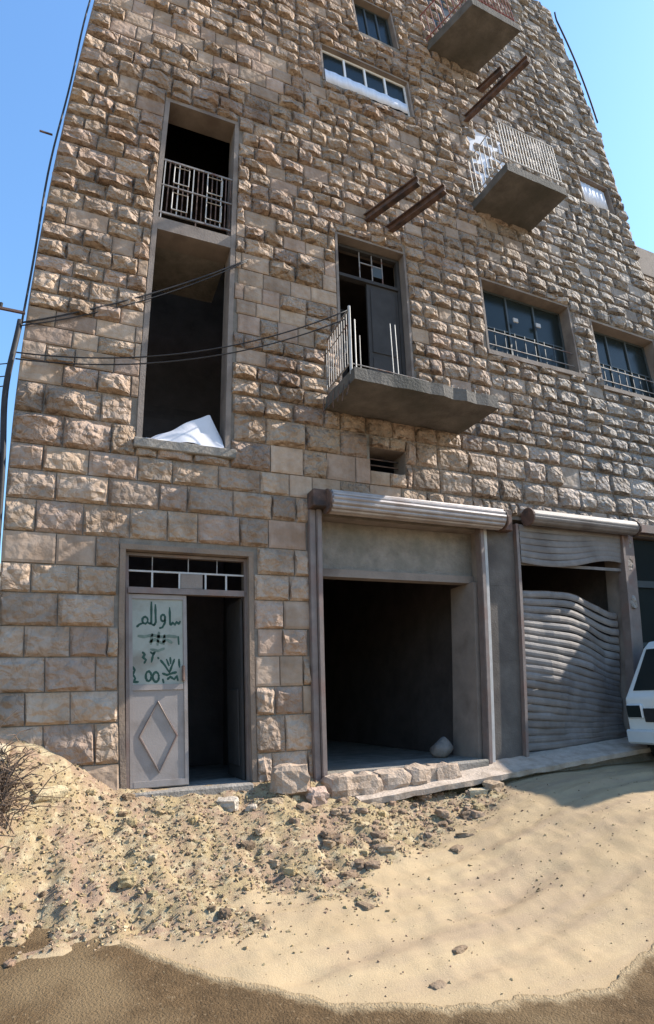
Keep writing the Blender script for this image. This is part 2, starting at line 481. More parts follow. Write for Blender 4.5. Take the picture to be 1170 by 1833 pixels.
# ------------------------------------------------------------------ the building
OPEN = {
 'stair_lo': (.46,1.52,4.83,8.16), 'stair_hi': (.46,1.52,8.38,10.72), 'door': (.32,1.85,.55,3.42),
 'shop1': (2.86,5.72,.55,4.05), 'shop2': (6.42,8.85,.55,4.3), 'shop3': (9.2,11.0,.55,4.25),
 'bal': (3.3,4.57,5.85,9.05), 'rw1': (6.25,8.4,7.46,9.05), 'rw2': (9.02,10.85,7.33,8.9),
 'white': (3.25,5.2,12.68,13.62), 'top': (4.2,5.15,14.57,15.6), 'vent': (3.74,4.37,4.82,5.2), 'pale': (9.9,10.85,12.5,13.25),
}
X0, X1, Z0, Z1, TH = -.95, 11.3, -.3, 19.6, .34
bld = empty('stone_building', F(5, 0, .8), label='tall old building faced with rough hewn tan limestone blocks, shops on its ground floor', cat='building')

lx = sorted(set([X0, X1]+[v for o in OPEN.values() for v in o[:2]]+list(np.arange(0, 11, .8))))
lz = sorted(set([Z0, Z1]+[v for o in OPEN.values() for v in o[2:]]+list(np.arange(1, 19, .8))))
def is_open(x, z):
    return any(a < x < b and c < z < d for a, b, c, d in OPEN.values())
w = MB(True)
for i in range(len(lx)-1):
    for j in range(len(lz)-1):
        a, b, c, d = lx[i], lx[i+1], lz[j], lz[j+1]
        if is_open((a+b)/2, (c+d)/2): continue
        w.add([(a,0,c),(b,0,c),(b,0,d),(a,0,d)], [(0,1,2,3)], 0)
        w.add([(a,TH,c),(b,TH,c),(b,TH,d),(a,TH,d)], [(3,2,1,0)], 2)
        for (px, pz, q) in ((a-.001,(c+d)/2,((a,c),(a,d))), (b+.001,(c+d)/2,((b,d),(b,c))), ((a+b)/2,c-.001,((b,c),(a,c))), ((a+b)/2,d+.001,((a,d),(b,d)))):
            if is_open(px, pz) or not (X0 < px < X1 and Z0 < pz < Z1):
                (xa, za), (xb, zb) = q
                w.add([(xa,0,za),(xa,TH,za),(xb,TH,zb),(xb,0,zb)], [(0,1,2,3)], 1)
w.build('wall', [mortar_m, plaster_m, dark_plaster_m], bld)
# rear, sides, roof and floors keep the rooms dark
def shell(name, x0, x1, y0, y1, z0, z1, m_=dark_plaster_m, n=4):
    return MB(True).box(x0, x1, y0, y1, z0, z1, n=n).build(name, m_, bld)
DP = 7.0
for (xa, xb) in ((X0+.02, X0+.32), (X1-.32, X1-.02)):
    q = MB(True)
    zs = list(np.arange(Z0, Z1, 1.0))+[Z1]
    for k in range(len(zs)-1):
        q.box(xa, xb, TH, DP, zs[k], zs[k+1])
    q.build('side_wall', plaster_m, bld)
q = MB(True); zs = list(np.arange(Z0, Z1, 1.0))+[Z1]
for k in range(len(zs)-1): q.box(X0+.02, X1-.02, DP, DP+.3, zs[k], zs[k+1], n=4)
q.build('rear_wall', plaster_m, bld)
shell('roof', X0+.02, X1-.02, TH, DP, 19.2, 19.5, concrete_m)
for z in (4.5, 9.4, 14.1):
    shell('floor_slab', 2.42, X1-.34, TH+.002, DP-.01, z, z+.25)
shell('floor_slab', X0+.34, X1-.34, TH+.002, DP-.01, .55, .8, concrete_m)
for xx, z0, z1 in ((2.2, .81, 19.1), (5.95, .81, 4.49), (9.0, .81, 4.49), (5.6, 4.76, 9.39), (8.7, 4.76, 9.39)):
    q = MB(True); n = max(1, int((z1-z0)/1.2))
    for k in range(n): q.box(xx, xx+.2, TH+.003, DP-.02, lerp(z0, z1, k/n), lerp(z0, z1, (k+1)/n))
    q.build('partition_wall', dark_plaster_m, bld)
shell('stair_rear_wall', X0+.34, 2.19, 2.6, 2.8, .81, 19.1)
# stair landing seen in the tall opening
MB(True).box(.462, 1.518, .05, 1.3, 8.162, 8.378).build('landing_slab', concrete_m, bld)
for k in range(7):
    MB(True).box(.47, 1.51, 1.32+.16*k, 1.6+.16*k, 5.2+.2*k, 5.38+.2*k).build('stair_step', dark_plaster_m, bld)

# ------------------------------------------------------------------ stone facing
def subtract(rects, o):
    a, b, c, d = o; out = []
    for (x0, x1, z0, z1) in rects:
        if x1 <= a or x0 >= b or z1 <= c or z0 >= d: out.append((x0,x1,z0,z1)); continue
        if x0 < a: out.append((x0, a, z0, z1))
        if x1 > b: out.append((b, x1, z0, z1))
        xa, xb = max(x0, a), min(x1, b)
        if z0 < c: out.append((xa, xb, z0, c))
        if z1 > d: out.append((xa, xb, d, z1))
    return out
MARG = {'stair_lo':.075,'stair_hi':.075,'door':.07,'shop1':.13,'shop2':.06,'shop3':.06,'bal':.05,'rw1':.05,'rw2':.05,'white':.05,'top':.05,'vent':.0,'pale':.05}
HOLES = []
for k, (a, b, c, d) in OPEN.items():
    mg = MARG[k]
    HOLES.append((a-mg, b+mg, c-(mg if k != 'stair_hi' else .2), d+(mg if k not in ('stair_lo',) else .2)))
HOLES.append((5.80, 6.41, .3, 4.32))
def smooth_zone(x, z):
    p = .07
    if 1.55 < x < 3.25 and 6.7 < z < 8.9: p = .55
    if x < .5 and 5.35 < z < 6.5: p = .6
    if x < 2.6 and 11.9 < z < 12.8: p = .6
    if z < 3.8 and x > 1.8: p = .5
    if 2.4 < x < 4.2 and z < 5.2: p = .4
    return p
PAL = [(0.412, 0.311, 0.239), (0.396, 0.3, 0.235), (0.437, 0.333, 0.256), (0.408, 0.303, 0.242), (0.388, 0.299, 0.239), (0.45, 0.343, 0.267), (0.421, 0.319, 0.242), (0.401, 0.296, 0.237)]
def stone_geo(x0, x1, z0, z1, rough, rs):
    """one rock-faced block: a sunk margin, an uneven boss, closed sides"""
    n = 4
    us = [0, .06, .36+.16*rs.random(), .68+.12*rs.random(), .95, 1]
    vs_ = [0, .09, .40+.14*rs.random(), .70+.12*rs.random(), 1]
    pu = [0, .85, 1.0, .8, .3, 0]; pv = [0, .85, 1.0, .62, 0]
    if rs.random() < .25: pu = [0, .4, .85, 1.0, .9, 0]
    if rs.random() < .2: pv = [0, .6, .9, 1.0, 0]
    mg = .006
    x0 += mg; x1 -= mg; z0 += mg; z1 -= mg
    amp = (.045+.055*rs.random())*(.6 if z0 < 4.4 and x0 < 3 else 1) if rough else .004+.006*rs.random()
    base = -.012-.012*rs.random()
    tx, tz = (rs.random()-.5)*.5, (rs.random()-.5)*.5
    V, Fc = [], []
    for j, v in enumerate(vs_):
        for i, u in enumerate(us):
            e = (i in (0, len(us)-1)) or (j in (0, len(vs_)-1))
            x, z = lerp(x0, x1, u), lerp(z0, z1, v)
            if e:
                y = base+.004*rs.random()
                if rough: y += .006
            else:
                y = base-amp*((pu[i]*pv[j]*(.6+.65*rs.random())) if rough else 1)*(1+tx*(u-.5)+tz*(v-.5))
                if rough:
                    x += (rs.random()-.5)*.035; z += (rs.random()-.5)*.03
            V.append((x, y, z))
    a, b = len(us), len(vs_)
    for j in range(b-1):
        for i in range(a-1):
            p = j*a+i
            if rough and rs.random() < .5: Fc += [(p, p+1, p+a+1), (p, p+a+1, p+a)]
            else: Fc += [(p, p+1, p+a), (p+1, p+a+1, p+a)] if rough else [(p, p+1, p+a+1, p+a)]
    n0 = len(V)
    V += [(x0,.02,z0),(x1,.02,z0),(x1,.02,z1),(x0,.02,z1)]
    Fc += [tuple(list(range(a))[::-1])+(n0, n0+1)]
    Fc += [tuple(range((b-1)*a, b*a))+(n0+2, n0+3)]
    Fc += [tuple(j*a for j in range(b))+(n0+3, n0)]
    Fc += [tuple(j*a+a-1 for j in range(b))[::-1]+(n0+1, n0+2)]
    return V, Fc
STONES = []
rs = random.Random(11)
z = .42; row = 0
while z < 19.5:
    h = rs.choice([.32,.35,.38,.40]) if z < 5.2 else rs.choice([.25,.28,.30,.32])
    x = X0-.0 if row % 2 else X0
    first = True
    while x < X1-.02:
        wd = (rs.uniform(.32, .62) if z < 5.2 else rs.uniform(.26, .52)) if not first else (rs.uniform(.24, .34) if row % 2 else rs.uniform(.42, .6))
        first = False
        xe = min(X1, x+wd)
        if X1-xe < .2: xe = X1
        rects = [(x, xe, z, z+h)]
        for o in HOLES: rects = subtract(rects, o)
        for (a, b, c, d) in rects:
            if b-a < .07 or d-c < .07: continue
            STONES.append((a, b, c, d))
        x = xe
    z += h; row += 1
def proj(p):
    d = Vector(p)-EYE; c = d.dot(fwd)
    return 585+FPX*d.dot(r2)/c, 916.5-FPX*d.dot(u2)/c, c
def stone_px(s):
    a, b, c, d = s
    q = [proj(F(xx, 0, zz)) for xx, zz in ((a,c),(b,c),(b,d),(a,d))]
    A = .5*abs(sum(q[i][0]*q[(i+1)%4][1]-q[(i+1)%4][0]*q[i][1] for i in range(4)))
    cx, cz = sum(t[0] for t in q)/4, sum(t[1] for t in q)/4
    return A if (5 < cx < 1165 and 5 < cz < 1385) else A*.001
rank = sorted(range(len(STONES)), key=lambda i: -stone_px(STONES[i]))
top300 = set(rank[:300])
bulk = MB(True); bulk_c = []
for i, s in enumerate(STONES):
    xm, zm = (s[0]+s[1])/2, (s[2]+s[3])/2
    rough = rs.random() > smooth_zone(xm, zm)
    V, Fc = stone_geo(*s, rough, rs)
    t = rs.choice(PAL); f = rs.uniform(.82, 1.16)
    g_ = sm(xm, 4, 10)*.7
    lum = (t[0]+t[1]+t[2])/3
    t = tuple(min(1, lerp(c, lum, g_)*f) for c in t)
    t = (*t, (rs.uniform(.7, 1.0) if rough else .22)*(.65 if zm < 4.6 and xm < 3 else 1))
    if i in top300:
        MB(True).add(V, Fc).build('stone_block', stone_m, bld, cols=[t]*len(V))
    else:
        bulk.add(V, Fc); bulk_c += [t]*len(V)
bulk.build('stone_cladding', stone_m, bld, cols=bulk_c, kind='stuff')

# dressed margins round the openings
def surround(k, m_=plaster_m, w_=None, sill=False, proud=.02):
    a, b, c, d = OPEN[k]; w_ = (w_ or MARG[k])-.006
    zs = list(np.linspace(c, d, max(2, int((d-c)/.7)+1)))
    for (xa, xb) in ((a-w_, a), (b, b+w_)):
        q = MB(True)
        for z0_, z1_ in zip(zs, zs[1:]): q.box(xa, xb, -proud, .015, z0_, z1_)
        q.build('jamb', m_, bld)
    MB(True).box(a-w_, b+w_, -proud-.002, .015, d+.001, d+w_, n=4).build('lintel', m_, bld)
    if sill:
        MB(True).box(a-w_-.03, b+w_+.03, -proud-.05, .1, c-.09, c-.001, n=4).build('sill', m_, bld)
q = OPEN
for (xa, xb) in ((.46-.07, .46), (1.52, 1.59)):
    o = MB(True)
    zs = np.linspace(4.83, 10.72, 9)
    for z0_, z1_ in zip(zs, zs[1:]): o.box(xa, xb, -.02, .015, z0_, z1_)
    o.build('jamb', plaster_m, bld)
MB(True).box(.39, 1.59, -.022, .015, 10.721, 10.79).build('lintel', plaster_m, bld)
MB(True).box(.461, 1.519, -.015, .045, 8.161, 8.379).build('landing_edge', plaster_m, bld)
MB(True).box(.36, 1.66, -.09, .2, 4.70, 4.828, bev=.012).build('sill', concrete_m, bld)
surround('door', dressed_m); surround('bal'); surround('white'); surround('top'); surround('pale')
surround('rw1', sill=True); surround('rw2', sill=True)

# ------------------------------------------------------------------ stair opening railing
rl = MB(True)
rl.box(.465, 1.515, .012, .035, 9.52, 9.55); rl.box(.465, 1.515, .012, .035, 8.50, 8.53); rl.box(.465, 1.515, .012, .035, 9.03, 9.05)
rail = rl.build('stair_railing', rail_m, bld)
for k in range(15):
    x = .49+k*.0715
    MB(True).box(x-.008, x+.008, .017, .031, 8.40 if k in (0,7,14) else 8.531, 9.519).build('railing_bar', rust_m if k % 3 else pale_rail_m, rail)
for (xa, xb) in ((.63,.85),(1.13,1.36)):
    for zc in (8.77, 9.28):
        o = MB(True)
        o.tube([(xa,.008,zc-.16),(xa,.008,zc+.16),(xb,.008,zc+.16),(xb,.008,zc-.16),(xa,.008,zc-.16)], .009, 5)
        o.build('railing_panel', pale_rail_m, rail)
# ------------------------------------------------------------------ street door
dr = MB(True)
dr.box(.322, .36, .08, .14, .8, 3.41); dr.box(1.81, 1.848, .08, .14, .8, 3.41); dr.box(.361, 1.809, .08, .14, 3.375, 3.41)
dr.box(.361, 1.809, .06, .15, 2.93, 3.0)
door_frame = dr.build('door_frame', guide_m, bld)
tr = MB(True).box(.361, 1.809, .085, .105, 3.185, 3.205, n=3)
tr = tr.build('transom_grille', pale_rail_m, door_frame)
for x in (.64, .97, 1.30, 1.57):
    MB(True).box(x-.011, x+.011, .08, .1, 3.002, 3.184).build('grille_bar', pale_rail_m, door_frame)
for x in (.64, 1.08, 1.45):
    MB(True).box(x-.006, x+.006, .088, .102, 3.206, 3.374).build('grille_bar', rail_m, door_frame)
MB(True).box(.985, 1.26, .075, .1, 3.004, 3.182, bev=.004).build('infill_panel', plaster_m, door_frame)
lf = MB(True)
lf.box(.366, 1.06, .10, .135, .87, 2.925)
leaf = lf.build('door_leaf', door_m, bld, label='closed pale grey steel leaf with green sprayed Arabic writing')
o = MB(True)
for a in ((.37,.41,.88,2.92),(1.015,1.055,.88,2.92)): o.box(a[0], a[1], .088, .1, a[2], a[3])
for a in ((.411,1.014,.88,.94),(.411,1.014,1.86,1.92),(.411,1.014,2.87,2.92)): o.box(a[0], a[1], .086, .1, a[2], a[3])
o.build('stile', door_m, leaf)
cx_, cz_ = .71, 1.38
o = MB(True)
for sc in (1.0, ):
    P = [(cx_-.22*sc, .094, cz_), (cx_, .094, cz_+.36*sc), (cx_+.22*sc, .094, cz_), (cx_, .094, cz_-.36*sc), (cx_-.22*sc, .094, cz_)]
    o.tube(P, .012, 5)
o.build('diamond_moulding', guide_m, leaf)
MB(True).box(1.0, 1.03, .05, .088, 1.95, 2.12, bev=.006).build('door_handle', rust_m, leaf)
MB(True).box(.412, 1.013, .0985, .0998, 1.922, 2.868).build('upper_panel', panel_m, leaf)
# sprayed writing, panel coordinates 0..100 across, 0..100 down
def spray(strokes, name, m_, wdt):
    for st in strokes:
        q = MB(True)
        pts = [(.385+.66*a/100, 2.90-.98*b/100) for a, b in st]
        fine = []
        for k in range(len(pts)-1):
            for t in (0, .34, .67): fine.append((lerp(pts[k][0], pts[k+1][0], t), lerp(pts[k][1], pts[k+1][1], t)))
        fine.append(pts[-1])
        L_, Rr = [], []
        for k, (x, z) in enumerate(fine):
            x2, z2 = fine[min(k+1, len(fine)-1)]; x1, z1 = fine[max(k-1, 0)]
            dx, dz = x2-x1, z2-z1; d = math.hypot(dx, dz) or 1
            ww = wdt*(.8+.4*random.random())*(.6 if k in (0, len(fine)-1) else 1)
            L_.append((x-dz/d*ww, .0968, z+dx/d*ww)); Rr.append((x+dz/d*ww, .0968, z-dx/d*ww))
        n = len(fine)
        vs = L_+Rr+[(a, .0983, c) for a, b, c in L_+Rr]
        fs = [(k, k+1, n+k+1, n+k) for k in range(n-1)]+[(3*n+k, 3*n+k+1, 2*n+k+1, 2*n+k) for k in range(n-1)]
        q.add(vs, fs)
        q.build(name, m_, leaf)
def arc(cx, cy, rx, ry, a0, a1, n=9):
    return [(cx+rx*math.cos(R(lerp(a0, a1, k/n))), cy+ry*math.sin(R(lerp(a0, a1, k/n)))) for k in range(n+1)]
spray([ [(91,28),(88,32),(84,29),(81,33),(77,30),(74,33),(72,32),(71,12)],
        arc(59,25,4,4,20,380)+[(63,30),(58,36),(52,37)],
        [(45,9),(46,30),(43,34)], [(38,6),(38,32),(44,34)],
        [(38,32),(32,31)], arc(27,28,5,4,0,360), [(24,31),(17,33),(12,36)],
        [(22,64),(27,67),(23,70),(29,73),(25,77)], [(36,64),(40,66),(45,64),(41,68),(38,76)], [(49,70),(52,72)],
        [(54,73),(62,79),(70,87)], [(80,72),(75,80),(70,88)], [(65,72),(70,80)], [(72,70),(73,78)], [(57,88),(66,90),(76,88),(84,87)],
        arc(33,91,5,5.5,0,360), arc(46,92,5.5,5.5,0,360), [(66,95),(72,92),(79,95),(84,91),(86,97)], [(58,94),(60,99)],
        [(5,80),(9,84),(6,89),(10,93),(7,97),(16,97)], [(88,72),(89,82)], [(87,46),(88,56)] ], 'spray_stroke', green_m, .0125)
spray([ [(14,46),(25,47),(40,45),(55,47),(70,46),(86,47)], [(34,53),(45,50),(56,54),(66,50),(76,54)], [(40,43),(37,56)], [(52,41),(49,57)], [(62,44),(60,56)], [(36,61),(50,63),(62,60)] ], 'faded_spray_stroke', green_faint_m, .016)
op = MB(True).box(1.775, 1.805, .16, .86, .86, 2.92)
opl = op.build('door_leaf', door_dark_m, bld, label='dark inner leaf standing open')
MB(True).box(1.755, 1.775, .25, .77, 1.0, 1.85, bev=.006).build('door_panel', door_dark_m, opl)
MB(True).box(.34, 1.83, -.12, .5, .73, .857, bev=.015).build('threshold', concrete_m, bld)

# ------------------------------------------------------------------ first shop
for (xa, xb) in ((2.70,2.80),(2.802,2.88),(5.64,5.72),(5.735,5.81)):
    wd = xb-xa; yy = -.11 if xa in (2.802, 5.64) else -.075
    o = MB(True); zs = np.linspace(.80, 4.1, 6)
    for z0_, z1_ in zip(zs, zs[1:]):
        o.box(xa, xb, yy, .0, z0_, z1_)
        o.box(xa+.01, xb-.01, yy-.012, yy-.001, z0_, z1_)
    o.build('guide_rail', guide_m if xa != 5.735 else pale_rail_m, bld)
def drum(xa, xb, zc, yc, r, m_, ribs, nseg=6, rel=1.0):
    q = MB(True)
    pts = []
    vs, fs = [], []
    n = 20
    for k in range(nseg+1):
        x = lerp(xa, xb, k/nseg)
        for i in range(n):
            an = 2*math.pi*i/n; vs.append((x, yc+r*math.cos(an), zc+r*math.sin(an)))
    for k in range(nseg):
        for i in range(n): fs.append((k*n+i, k*n+(i+1)%n, k*n+n+(i+1)%n, k*n+n+i))
    fs += [tuple(range(n))[::-1], tuple(nseg*n+i for i in range(n))]
    q.add(vs, fs)
    d_ = q.build('shutter_drum', m_, bld, smooth=False)
    for i in range(ribs):
        a0 = 2*math.pi*i/ribs+.1; sweep = 2*math.pi/ribs*.86
        tw = .12
        vs, fs = [], []
        for k in range(nseg+1):
            x = lerp(xa+.02, xb-.02, k/nseg); sh = tw*(k/nseg)
            for t, hh in ((0,.001),(.25,.022),(.6,.026),(.9,.012),(1,.001)):
                an = a0+sh+sweep*t; rr = r+hh*rel
                vs.append((x, yc+rr*math.cos(an), zc+rr*math.sin(an)))
        for k in range(nseg):
            for t in range(4): fs.append((k*5+t, k*5+5+t, k*5+6+t, k*5+t+1))
        MB(True).add(vs, fs).build('slat', m_, d_)
    for xx in (xa-.03, xb+.002):
        MB(True).tube([(xx, yc, zc), (xx+.028, yc, zc)], r+.02, 16).build('end_plate', rust_m, d_)
    return d_
drum(2.93, 5.98, 4.19, -.215, .15, shutter_m, 14, rel=.7)
MB(True).box(2.70, 2.93, -.24, -.01, 4.11, 4.35, bev=.01).build('drum_bracket', rust_m, bld)
MB(True).box(6.02, 6.28, -.16, -.01, 4.05, 4.4, bev=.01).build('drum_bracket', rust_m, bld)
for z0_, z1_ in ((.80, 2.1), (2.102, 3.2), (3.202, 4.31)):
    MB(True).box(5.82, 6.395, -.03, .012, z0_, z1_, n=2).build('pier_slab', pier_m, bld)
# recess: shutter box board, inner lintel and inner jambs
MB(True).box(2.862, 5.718, .20, .33, 3.37, 4.045, n=3).build('recess_board', concrete_m, bld)
MB(True).box(2.862, 5.718, .16, .335, 3.26, 3.368, n=3).build('inner_lintel', plaster_m, bld)
o = MB(True)
for z0_, z1_ in zip(np.linspace(.8, 3.255, 4), np.linspace(.8, 3.255, 4)[1:]): o.box(5.60, 5.717, .05, .62, z0_, z1_)
o.build('inner_jamb', plaster_m, bld)
MB(True).box(2.87, 5.59, .02, .6, .8, .86, n=3).build('shop_threshold', concrete_m, bld)
sx = 2.80; widths = [.42,.36,.5,.44,.38]
SILL = []
for k, wd in enumerate(widths):
    SILL.append((sx+wd/2, wd/2)); sx += wd
MB(True).box(sx+.02, 5.62, -.16, -.02, .60, .86, bev=.02).build('sill_stone', concrete_m, bld)

# ------------------------------------------------------------------ second shop: drum, torn upper curtain, buckled lower curtain
drum(6.60, 9.0, 4.30, -.19, .125, oldshutter_m, 10, rel=.2)
def slat(z_of, y_of, xa, xb, h, m_, parent, n=14, relief=.020):
    vs, fs = [], []
    for k in range(n+1):
        x = lerp(xa, xb, k/n); zz = z_of(x); yy = y_of(x, zz)
        for t, dy in ((0,0),(.22,-relief*.85),(.55,-relief),(.85,-relief*.3),(.93,.005),(1,.0)):
            vs.append((x, yy+dy, zz+h*t))
    for k in range(n):
        for t in range(5): fs.append((k*6+t, k*6+6+t, k*6+7+t, k*6+t+1))
    nb = len(vs)
    vs += [(a, b+.006, c) for a, b, c in vs]
    fs += [tuple(i+nb for i in f)[::-1] for f in fs]
    return MB(True).add(vs, fs).build('slat', m_, parent)
up = MB(True).box(6.46, 8.84, -.015, .0, 3.55, 3.60).build('shutter_curtain', oldshutter_m, bld, label='torn upper length of shutter hanging from its drum')
for k in range(6):
    low = 3.58+k*.105
    slat(lambda x: low-.05*math.sin((x-6.5)*2.6)*(1-k/6)+(.10*sm(x, 7.6, 8.8)*(1-k/6)), lambda x, z: -.06-.05*(1-k/6)*math.sin((x-6.4)*1.5), 6.5, 8.82, .105, oldshutter_m, up, relief=.006)
lo = MB(True).box(6.46, 8.80, .03, .06, .80, .86, n=3).build('shutter_curtain', oldshutter_m, bld, label='buckled lower length of shutter with sagging slats')
def low_y(x, z):
    t = (z-.85)/2.3
    return -.05*abs(fbm(x*1.6+z*.7, z*1.9, 3, 2))+.04*abs(math.sin(x*2.3+z*1.9))+.02*fbm(x*2.1, z*2.6, 3, 3)+.012*fbm(x*7, z*1.5, 4, 2)+.05-.20*math.exp(-((x-7.1)/.75)**2-((z-1.9)/.75)**2)+.10*sm(x, 7.9, 8.8)
for k in range(21):
    z0_ = .87+k*.112
    t = k/20
    def zf(x, z0_=z0_, t=t):
        return z0_-.20*(x-6.46)*math.sin(math.pi*min(1, t*1.0))*.8-.06*t-.55*sm(x, 7.5, 8.75)*max(0, t-.45)
    slat(zf, low_y, 6.46, 8.80, .11, oldshutter_m, lo, relief=.013)
for (xa, xb) in ((6.40,6.455),(8.81,8.86)):
    o = MB(True)
    for z0_, z1_ in zip(np.linspace(.80, 4.2, 6), np.linspace(.80, 4.2, 6)[1:]): o.box(xa, xb, -.10, .05, z0_, z1_)
    o.build('guide_rail', guide_m, bld)
o = MB(True)
o.box(8.87, 9.14, -.05, -.001, .80, 2.2); o.box(8.87, 9.14, -.05, -.001, 2.2, 4.25)
o.build('pier_cladding', guide_m, bld)

# ------------------------------------------------------------------ third shop: glazed front
o = MB(True)
for a in ((9.21,9.26,.8,4.24),(10.05,10.10,.8,4.24),(10.94,10.99,.8,4.24)): o.box(a[0], a[1], .08, .14, a[2], a[3])
o.box(9.21, 10.99, .06, .15, 3.30, 3.42, n=2); o.box(9.261, 10.939, .08, .14, 1.3, 1.36); o.box(9.261, 10.939, .08, .14, 2.28, 2.34)
sf = o.build('shop_window', frame_m, bld)
for (a, b, c, d) in ((9.265,10.045,1.365,2.275),(10.105,10.935,1.365,2.275),(9.265,10.045,2.345,3.295),(10.105,10.935,2.345,3.295),(9.265,10.045,3.425,4.2),(10.105,10.935,3.425,4.2)):
    MB(True).box(a, b, .105, .113, c, d).build('pane', glass_m, sf)
MB(True).box(9.265, 10.935, .1, .13, .8, 1.295).build('kick_panel', frame_m, sf)
MB(True).box(9.15, 11.1, -.14, -.03, 4.27, 4.42, n=2).build('awning_box', guide_m, bld)

# ------------------------------------------------------------------ windows
def window(k, nv, fm, depth=.16, fr=.045, hbar=None, curtain=None, seg=1, open_pane=()):
    a, b, c, d = OPEN[k]
    o = MB(True)
    o.box(a+.002, a+fr, depth, depth+.05, c+.002, d-.002); o.box(b-fr, b-.002, depth, depth+.05, c+.002, d-.002)
    o.box(a+fr, b-fr, depth, depth+.05, c+.002, c+fr, n=seg+1); o.box(a+fr, b-fr, depth, depth+.05, d-fr, d-.002, n=seg+1)
    wf = o.build('window', fm, bld)
    xs_ = [lerp(a+fr, b-fr, i/nv) for i in range(nv+1)]
    for i in range(1, nv):
        MB(True).box(xs_[i]-.02, xs_[i]+.02, depth-.01, depth+.045, c+fr, d-fr).build('mullion', fm, wf)
    for i in range(nv):
        if i in open_pane: continue
        xa, xb = xs_[i]+(.021 if i else .001), xs_[i+1]-(.021 if i < nv-1 else .001)
        MB(True).box(xa, xb, depth+.02, depth+.028, c+fr+.001, d-fr-.001).build('pane', glass_m, wf)
        if hbar: MB(True).box(xa, xb, depth, depth+.018, hbar-.015, hbar+.015).build('glazing_bar', fm, wf)
    return wf
wf = window('white', 4, white_frame_m, depth=.06)
def cloth(xa, xb, za, zb, y, m_, parent, name='curtain', amp=.02, n=24, slope=0.0):
    vs, fs = [], []
    for k in range(n+1):
        x = lerp(xa, xb, k/n); yy = y+amp*math.sin(k*1.7)+amp*.4*math.sin(k*.6)
        vs += [(x, yy, za+slope*(x-xa)), (x, yy, zb), (x, yy+.006, za+slope*(x-xa)), (x, yy+.006, zb)]
    for k in range(n):
        a = 4*k
        fs += [(a, a+4, a+5, a+1), (a+3, a+7, a+6, a+2), (a, a+2, a+6, a+4), (a+1, a+5, a+7, a+3)]
    return MB(True).add(vs, fs).build(name, m_, parent, smooth=True)
cloth(3.3, 5.15, 12.74, 13.08, .04, curtain_m, wf, amp=.008, slope=.04)  # pale strip standing in for a white reflection on the lower panes
window('top', 3, frame_m, depth=.1)
wf = window('pale', 2, white_frame_m, depth=.08)
cloth(9.95, 10.8, 12.56, 13.2, .055, curtain_m, wf, amp=.006)
w1 = window('rw1', 3, frame_m, depth=.2, hbar=8.2)
w2 = window('rw2', 3, frame_m, depth=.2, hbar=8.1)
for (k, wfx, xr) in (('rw1', w1, 6.9), ('rw2', w2, 9.4)):
    a, b, c, d = OPEN[k]
    for kk in range(2):
        zz = c+.22+.3*kk
        MB(True).box(a+.01, b-.01, .05, .062, zz, zz+.014, n=2).build('grille_bar', rail_m, wfx)
    nb = 9
    for i in range(1, nb):
        x = lerp(a, b, i/nb)
        MB(True).box(x-.007, x+.007, .063, .077, c+.004, c+.62).build('grille_bar', frame_m, wfx)
for (x, z_) in ((7.05, 8.42), (7.62, 8.46)):
    MB(True).box(x, x+.12, .12, .15, z_, z_+.10, bev=.01).build('ventilator', pale_rail_m, w1)
# small vent opening under the balcony
o = MB(True)
for k in range(3): o.box(3.742, 4.368, .2, .215, 4.9+.1*k, 4.92+.1*k)
o.build('vent_grille', rust_m, bld)

# ------------------------------------------------------------------ balcony door (first floor)
o = MB(True)
o.box(3.302, 3.36, .14, .22, 5.86, 9.04); o.box(4.51, 4.568, .14, .22, 5.86, 9.04); o.box(3.361, 4.509, .14, .22, 8.98, 9.04); o.box(3.361, 4.509, .13, .23, 8.36, 8.42)
bf = o.build('balcony_door_frame', door_dark_m, bld)
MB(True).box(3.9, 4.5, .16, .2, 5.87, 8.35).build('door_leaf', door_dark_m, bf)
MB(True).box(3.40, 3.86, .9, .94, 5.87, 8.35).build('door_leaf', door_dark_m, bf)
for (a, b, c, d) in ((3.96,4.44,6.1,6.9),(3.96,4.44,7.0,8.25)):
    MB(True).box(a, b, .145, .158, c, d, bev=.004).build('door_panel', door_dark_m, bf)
o = MB(True)
for x in (3.78, 4.02, 4.22): o.box(x-.009, x+.009, .15, .165, 8.422, 8.978)
o.box(3.79, 4.21, .148, .162, 8.75, 8.77); 
o.build('transom_grille', rail_m, bf)
MB(True).box(4.03, 4.21, .15, .17, 8.54, 8.745).build('transom_panel', frame_m, bf)

# ------------------------------------------------------------------ balconies
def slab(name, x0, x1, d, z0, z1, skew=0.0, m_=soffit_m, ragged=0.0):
    vs, fs = [], []
    n, k_ = 12, 6
    for j in range(k_+1):
        for i in range(n+1):
            t = j/k_
            x = lerp(x0, x1, i/n)+skew*t; y = -.001-d*t
            if j == k_ and ragged: y += ragged*fbm(x*4, 1, 0, 2)
            vs.append((x, y, z0+.012*fbm(x*3, y*3, 7, 2)))
    nb = len(vs)
    vs += [(a, b, z1+ragged*.3*fbm(a*5, b*5, 3, 2)) for a, b, c in vs]
    for j in range(k_):
        for i in range(n):
            p = j*(n+1)+i
            fs += [(p, p+1, p+n+2, p+n+1), (nb+p, nb+p+n+1, nb+p+n+2, nb+p+1)]
    for i in range(n):
        p = k_*(n+1)+i; fs += [(p, p+1, nb+p+1, nb+p)]
        fs += [(i+1, i, nb+i, nb+i+1)]
    for j in range(k_):
        p = j*(n+1); fs += [(p, p+n+1, nb+p+n+1, nb+p)]
        p = j*(n+1)+n; fs += [(p+n+1, p, nb+p, nb+p+n+1)]
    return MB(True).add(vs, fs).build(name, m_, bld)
b1 = slab('balcony_slab', 2.98, 5.42, .95, 5.66, 5.85, .05, ragged=.05)
